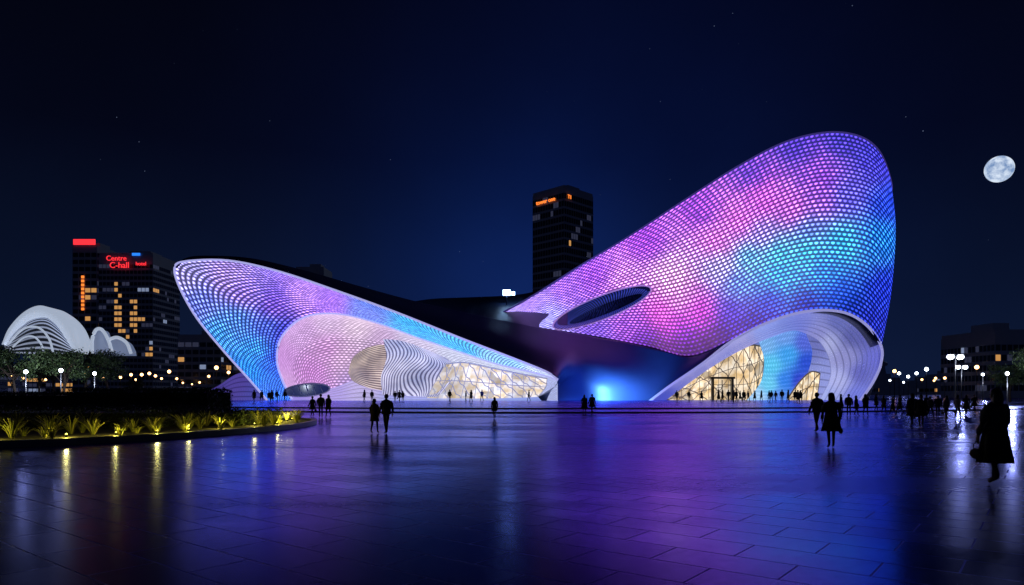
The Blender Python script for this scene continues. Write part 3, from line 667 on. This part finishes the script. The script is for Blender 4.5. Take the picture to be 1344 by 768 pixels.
for i,(x,y) in enumerate(gl):
    mb=MB(); mb.tube([(0,0,0),(0,0,.1)],.04,0,8); mb.ellipsoid((0,0,.11),(.035,.035,.012),1); o=link(bpy.data.objects.new('garden_uplight',mb.mesh('garden_uplight',[fixm,lens]))); o.location=(x,y,.15)
    l=bpy.data.lights.new('uplight','POINT'); l.energy=rg.uniform(10,26); l.color=(1,.86,.12); l.shadow_soft_size=.05; l.specular_factor=.0; lo=link(bpy.data.objects.new('uplight',l),o); lo.location=(0,0,.2)

# ================================================================= PEOPLE
skinm=mat('skin',(.35,.2,.14),.5); hairm=mat('hair',(.012,.009,.008),.45); shoe=mat('shoes',(.01,.01,.01),.4)
cl_dark=[mat('cloth_black',(.012,.012,.015),.8,noise=.3),mat('cloth_navy',(.015,.018,.035),.8,noise=.3),mat('cloth_grey',(.05,.05,.055),.85,noise=.3),mat('cloth_brown',(.04,.028,.022),.85,noise=.3),mat('cloth_light',(.22,.2,.2),.85,noise=.2)]
def figure(name,top=0,bottom=0,style='coat',stride=.25,hem=.45,bag=None,longhair=True,armL=0.,armR=0.,width=1.,fingers=False,seed=0):
    """bag: None/'L'/'R'. faces +Y. one joined mesh"""
    V=[];E=[];Rr=[]
    def add(p,r,par=None):
        V.append(p);Rr.append(r)
        if par is not None: E.append((par,len(V)-1))
        return len(V)-1
    pel=add((0,0,.95),.125); wa=add((0,.0,1.1),.112,pel); ch=add((0,-.01,1.28),.135,wa); nb=add((0,-.01,1.42),.07,ch); nk=add((0,0,1.49),.052,nb); hd=add((0,.015,1.57),.078,nk); ht=add((0,.01,1.64),.07,hd)
    for s in (-1,1):
        f = stride*s*.5
        hp=add((.085*s,0,.88),.088,pel); kn=add((.09*s,f*.55+.03,.49),.058,hp); an=add((.09*s,f-(.04 if f<0 else 0),.085+(.05 if f<-.05 else 0)),.038,kn); to=add((.1*s,f+.15,.035+(.0)),.032,an)
        sw=(armL if s<0 else armR)
        sh=add((.165*s*width,-.01,1.385),.056,ch); el=add((.215*s*width,-.03+sw*.3,1.12),.042,sh); wr=add((.225*s*width,.03+sw,.885),.029,el); pm=add((.225*s*width,.045+sw,.82),.033,wr)
        if fingers:
            for q,ln in ((-.027,.07),(-.009,.085),(.009,.08),(.027,.062)):
                a=add((.225*s*width,.047+sw+q,.785),.0105,pm); b_=add((.222*s*width,.05+sw+q,.785-ln*.5),.0095,a); add((.212*s*width,.05+sw+q,.785-ln),.008,b_)
            a=add((.212*s*width,.08+sw,.83),.012,pm); add((.205*s*width,.095+sw,.79),.0095,a)
        else: add((.222*s*width,.05+sw,.75),.022,pm)
    me=bpy.data.meshes.new('b'); me.from_pydata(V,E,[]); o=bpy.data.objects.new('b',me); COL.objects.link(o)
    bpy.context.view_layer.objects.active=o
    md=o.modifiers.new('s','SKIN'); md.use_smooth_shade=True
    if not me.skin_vertices:
        bm=bmesh.new(); bm.from_mesh(me); bm.verts.layers.skin.verify(); bm.to_mesh(me); bm.free()
    sv=me.skin_vertices[0].data
    for i,r in enumerate(Rr): sv[i].radius=(r,r); sv[i].use_root=(i==0)
    ss=o.modifiers.new('ss','SUBSURF'); ss.levels=1; ss.render_levels=1
    dg=bpy.context.evaluated_depsgraph_get(); ev=o.evaluated_get(dg); em=bpy.data.meshes.new_from_object(ev)
    mb=MB(); vs=[tuple(v.co) for v in em.vertices]; mb.v=vs
    for p in em.polygons:
        c=p.center; mm=2
        if c.z>1.46: mm=0
        elif c.z<.86 and abs(c.x)>.185*width: mm=0
        elif c.z<.085: mm=4
        elif c.z<.93 and abs(c.x)<.2: mm=3
        mb.f.append(tuple(p.vertices)); mb.m.append(mm); mb.sm.append(True)
    bpy.data.objects.remove(o); bpy.data.meshes.remove(em)
    # face: nose, eyes, ears
    mb.ellipsoid((0,.098,1.565),(.013,.02,.02),0,8,6)
    for s in (-1,1): mb.ellipsoid((.03*s,.085,1.585),(.012,.009,.007),1,8,5); mb.ellipsoid((.078*s,.005,1.565),(.012,.02,.03),0,8,6)
    mb.ellipsoid((0,.088,1.527),(.024,.008,.006),0,8,5)
    # hair cap (+ long fall)
    def hf(p):
        if p.y>.03 and p.z<.035: p=Vector((p.x,.03+(p.y-.03)*.25,p.z))
        return p*(1+.03*math.sin(9*p.x*20+p.z*40))
    mb.ellipsoid((0,-.012,1.61),(.094,.108,.1),1,16,10,hf)
    if longhair: mb.ellipsoid((0,-.065,1.5),(.098,.06,.19),1,14,10,lambda p:Vector((p.x*(1.05-.6*max(0,-p.z)),p.y,p.z)))
    # clothing loft
    def rings(L,m,nseg=26,fold=.0):
        vs=[]
        for (z,rx,ry,oy) in L:
            for k in range(nseg):
                t=2*math.pi*k/nseg; w=1+fold*max(0,(1.1-z))*math.sin(t*7+seed)+.4*fold*max(0,1.1-z)*math.sin(t*11+1)
                vs.append((rx*w*math.cos(t),oy+ry*w*math.sin(t),z))
        n=len(L); mb.add(vs,[(j*nseg+k,j*nseg+(k+1)%nseg,(j+1)*nseg+(k+1)%nseg,(j+1)*nseg+k) for j in range(n-1) for k in range(nseg)],m,True)
    w=width
    if style=='coat':
        rings([(1.475,.062,.062,0),(1.45,.1*w,.085,-.01),(1.41,.175*w,.11,-.01),(1.3,.19*w,.135,-.01),(1.12,.165*w,.125,0),(1.0,.18*w,.14,0),(.8,.21*w,.165,0),(.6,.235*w,.19,0),(hem,.26*w,.215,0),(hem+.01,.24*w,.2,0)],2,fold=.11)
    elif style=='dress':
        rings([(1.47,.06,.06,0),(1.44,.1*w,.08,-.01),(1.4,.165*w,.1,-.01),(1.28,.175*w,.125,-.01),(1.1,.155*w,.12,0),(.98,.185*w,.145,0),(.96,.17*w,.13,0)],2)
        rings([(1.12,.145*w,.118,0),(1.0,.175*w,.14,0),(.8,.21*w,.175,0),(hem,.27*w,.23,0),(hem+.01,.25*w,.21,0)],3,nseg=44,fold=.16)
    else:
        rings([(1.475,.06,.06,0),(1.45,.1*w,.08,-.01),(1.41,.18*w,.11,-.01),(1.3,.195*w,.135,-.01),(1.1,.175*w,.13,0),(.95,.175*w,.14,0),(.84,.18*w,.145,0),(.85,.16*w,.13,0)],2,fold=.08)
    # sleeves
    for s in (-1,1):
        sw=(armL if s<0 else armR)
        mb.tube([(.15*s*w,-.01,1.4),(.2*s*w,-.02+sw*.1,1.28),(.222*s*w,-.03+sw*.3,1.12),(.228*s*w,.0+sw*.7,.99),(.228*s*w,.025+sw,.9)],[.062,.066,.056,.05,.047],2,10)
    if bag:
        s=-1 if bag=='L' else 1; sw=(armL if s<0 else armR); hx=.232*s*w; hy=.05+sw
        mb.tube([(hx,hy-.08,.62),(hx,hy-.07,.7),(hx,hy,.765),(hx,hy+.07,.7),(hx,hy+.08,.62)],.008,4,6)
        mb.ellipsoid((hx+.02*s,hy,.53),(.055,.13,.1),5,14,8,lambda p:Vector((p.x,p.y*(1.08-.9*max(0,p.z)),max(p.z,-.09))))
    mats=[skinm,hairm,cl_dark[top],cl_dark[bottom],shoe,cl_dark[3]]
    return mb.mesh(name,mats)
FW=figure('pedestrian_woman',2,0,'dress',.22,.38,'L',True,.06,.12,1.12,True,1)
FW2=figure('pedestrian_woman',1,0,'dress',.3,.52,'R',True,.05,-.05,1.08,True,2)
FM=figure('pedestrian_man',1,0,'jacket',.42,.8,None,False,.12,-.1,1.15,True,3)
FM2=figure('pedestrian_man',2,1,'jacket',.1,.8,None,False,.02,.04,1.12,False,4)
FW3=figure('pedestrian_woman',3,0,'coat',.3,.6,None,True,.1,-.08,1.,False,5)
FM3=figure('pedestrian_man',0,0,'coat',.5,.75,'R',False,.16,-.12,1.15,False,6)
FW4=figure('pedestrian_woman',4,0,'jacket',.25,.8,'L',True,.0,.05,1.,False,7)
FIG=[FW2,FM,FM2,FW3,FM3,FW4]
def man(me,a,feet,headb,z=0,rot=0.):
    d=(EYE-z)*896/(feet-515.)
    h=(feet-headb)/896*d; s=h/1.71
    s=min(max(s,.72),1.08)
    put(me.name.split('.')[0],me,X(a,d),d,z,rot,s)
man(FW,1306,635,509,rot=.15)
man(FW2,1091,588,515,rot=-.25)
man(FM,1072,567,515,rot=.1)
man(FM,507,569.5,517,rot=.5); man(FW3,491.5,569,523,rot=-.3)
man(FM2,421,548.5,517,rot=.3); man(FW3,431,548,518,rot=2.8); man(FM3,410,547,520,rot=1.)
man(FW3,649,549.5,521,rot=.3)
man(FM3,777,543.5,517,rot=.4); man(FW2,767,543,518,rot=-.3)
rp=random.Random(21)
for a,f,h in ((1114,546,517),(1124,546,519),(1136,546,517),(1160,543,519),(1172,545,520),(1181,544,518),(1197,559,516),(1209,561,518),(1221,549,520),(1231,547,519),(1242,552,519),(1257,551,518),(1150,540,517),(1268,545,518),(1279,541,518),(1104,541,517),(1216,543,518)):
    man(rp.choice(FIG),a,f,h,rot=rp.uniform(0,6.28))
zz=.24
def far(a,d,s=1.):
    me=rp.choice(FIG); put(me.name.split('.')[0],me,X(a,d),d,zz,rp.uniform(0,6.28),s*rp.uniform(.92,1.04))
for a in (356,364,373,352,478,487,519,528,524,590,612,617,632,887,905,921,949,955,963,968,976,983,990,1000,1008,1019,1027,1034,1043,1050,694,334,342,943,972,1012,1046): far(a+rp.uniform(-1.5,1.5), rp.uniform(88,104))

# ================================================================= MOON
mm=bpy.data.materials.new('moon_surface'); mm.use_nodes=True; nt=mm.node_tree; p=nt.nodes['Principled BSDF']
tc=nt.nodes.new('ShaderNodeTexCoord'); n=nt.nodes.new('ShaderNodeTexNoise'); n.inputs['Scale'].default_value=.028; n.inputs['Detail'].default_value=7; n.inputs['Roughness'].default_value=.6
rp_=nt.nodes.new('ShaderNodeValToRGB'); rp_.color_ramp.elements[0].position=.36; rp_.color_ramp.elements[0].color=(*srgb((120,150,195)),1); rp_.color_ramp.elements[1].position=.6; rp_.color_ramp.elements[1].color=(*srgb((225,238,255)),1)
nt.links.new(tc.outputs['Object'],n.inputs['Vector']); nt.links.new(n.outputs['Fac'],rp_.inputs[0]); nt.links.new(rp_.outputs[0],p.inputs['Emission Color']); p.inputs['Emission Strength'].default_value=.95; p.inputs['Base Color'].default_value=(.1,.1,.1,1); p.inputs['Roughness'].default_value=1
nolight(mm)
mb=MB(); mb.ellipsoid((0,0,0),(56,56,56),0,48,32); o=mb.build('moon',[mm]); o.location=W(1311.5,222,3000)

# ================================================================= LIGHTS
def spot(loc,target,power,color,size=1.2,blend=.8,r=.3):
    l=bpy.data.lights.new('facade_floodlight','SPOT'); l.energy=power; l.color=color; l.spot_size=size; l.spot_blend=blend; l.shadow_soft_size=r; l.specular_factor=.3
    o=link(bpy.data.objects.new('facade_floodlight',l),bld); o.location=loc; o.rotation_euler=(Vector(target)-Vector(loc)).to_track_quat('-Z','Y').to_euler(); return o
spot((X(812,110.8),110.8,.5),(X(812,116),117,2.2),11000,(.13,.42,1),2.2)
spot((X(770,98),98,.5),(X(785,116),118,7),17000,(.03,.13,1),1.2,1.)
spot((X(860,98),98,.5),(X(850,116),118,8),12000,(.07,.08,1),1.2,1.)
spot((X(640,92),92,.5),(X(640,112),114,12),9000,(.04,.09,1),1.3,1.)
sun=bpy.data.lights.new('moonlight','SUN'); sun.energy=.08; sun.color=(.6,.75,1); sun.angle=math.radians(.5)
so=link(bpy.data.objects.new('moonlight',sun)); so.rotation_euler=(Vector((0,0,0))-Vector(W(1311,222,3000))).to_track_quat('-Z','Y').to_euler()

# ================================================================= SKY
w=bpy.data.worlds.new('World'); sc.world=w; w.use_nodes=True; nt=w.node_tree; L=nt.links
bg=nt.nodes.get('Background') or nt.nodes.new('ShaderNodeBackground'); out=nt.nodes.get('World Output') or nt.nodes.new('ShaderNodeOutputWorld')
tc=nt.nodes.new('ShaderNodeTexCoord'); sp=nt.nodes.new('ShaderNodeSeparateXYZ'); L.new(tc.outputs['Generated'],sp.inputs[0])
rmp=nt.nodes.new('ShaderNodeValToRGB'); r=rmp.color_ramp
r.elements[0].position=0; r.elements[0].color=(.0042,.0095,.032,1)
r.elements[1].position=.6; r.elements[1].color=(.0007,.0008,.0028,1)
q=r.elements.new(.12); q.color=(.0028,.0062,.022,1); q=r.elements.new(.32); q.color=(.0011,.0019,.008,1)
L.new(sp.outputs[2],rmp.inputs[0])
def lobe(dirv,pw,col):
    v=Vector(dirv).normalized(); dt=nt.nodes.new('ShaderNodeVectorMath'); dt.operation='DOT_PRODUCT'; L.new(tc.outputs['Generated'],dt.inputs[0]); dt.inputs[1].default_value=v
    k=M(nt,'POWER',M(nt,'MAXIMUM',dt.outputs['Value'],0.),float(pw)); s=nt.nodes.new('ShaderNodeVectorMath'); s.operation='SCALE'; s.inputs[0].default_value=col; L.new(k,s.inputs['Scale']); return s.outputs[0]
def addv(a,b):
    n=nt.nodes.new('ShaderNodeVectorMath'); n.operation='ADD'; L.new(a,n.inputs[0]); L.new(b,n.inputs[1]); return n.outputs[0]
gsum=addv(rmp.outputs[0],lobe((.15,1,.25),16,(.0005,.0030,.026)))
gsum=addv(gsum,lobe((.0,1,.13),70,(.0016,.010,.07)))
no=nt.nodes.new('ShaderNodeTexNoise'); no.inputs['Scale'].default_value=3; no.inputs['Detail'].default_value=5; L.new(tc.outputs['Generated'],no.inputs['Vector'])
sc1=nt.nodes.new('ShaderNodeVectorMath'); sc1.operation='SCALE'; L.new(gsum,sc1.inputs[0]); L.new(M(nt,'ADD',M(nt,'MULTIPLY',no.outputs['Fac'],.8),.6),sc1.inputs['Scale'])
vo=nt.nodes.new('ShaderNodeTexVoronoi'); vo.inputs['Scale'].default_value=55; L.new(tc.outputs['Generated'],vo.inputs['Vector'])
st=M(nt,'LESS_THAN',vo.outputs['Distance'],.035); sepc=nt.nodes.new('ShaderNodeSeparateColor'); L.new(vo.outputs['Color'],sepc.inputs[0])
st=M(nt,'MULTIPLY',st,M(nt,'POWER',sepc.outputs[0],6.)); s2=nt.nodes.new('ShaderNodeVectorMath'); s2.operation='SCALE'; s2.inputs[0].default_value=(.12,.15,.25); L.new(st,s2.inputs['Scale'])
tot=addv(sc1.outputs[0],s2.outputs[0])
L.new(tot,bg.inputs[0]); bg.inputs[1].default_value=1
sky=nt.nodes.new('ShaderNodeTexSky'); sky.sky_type='NISHITA'; sky.sun_disc=False; sky.sun_elevation=math.radians(-8); sky.sun_rotation=math.radians(35)
bg2=nt.nodes.new('ShaderNodeBackground'); bg2.inputs[1].default_value=.005; L.new(sky.outputs[0],bg2.inputs[0])
ads=nt.nodes.new('ShaderNodeAddShader'); L.new(bg.outputs[0],ads.inputs[0]); L.new(bg2.outputs[0],ads.inputs[1]); L.new(ads.outputs[0],out.inputs[0])

# ================================================================= CAMERA
cam=bpy.data.cameras.new('camera'); cam.lens=24; cam.sensor_width=36; cam.shift_y=.0975; cam.clip_end=8000; cam.clip_start=.1
co=link(bpy.data.objects.new('camera',cam)); co.location=(0,0,EYE); co.rotation_euler=(math.pi/2,0,0); sc.camera=co
sc.view_settings.view_transform='Standard'; sc.view_settings.look='None'; sc.view_settings.exposure=0
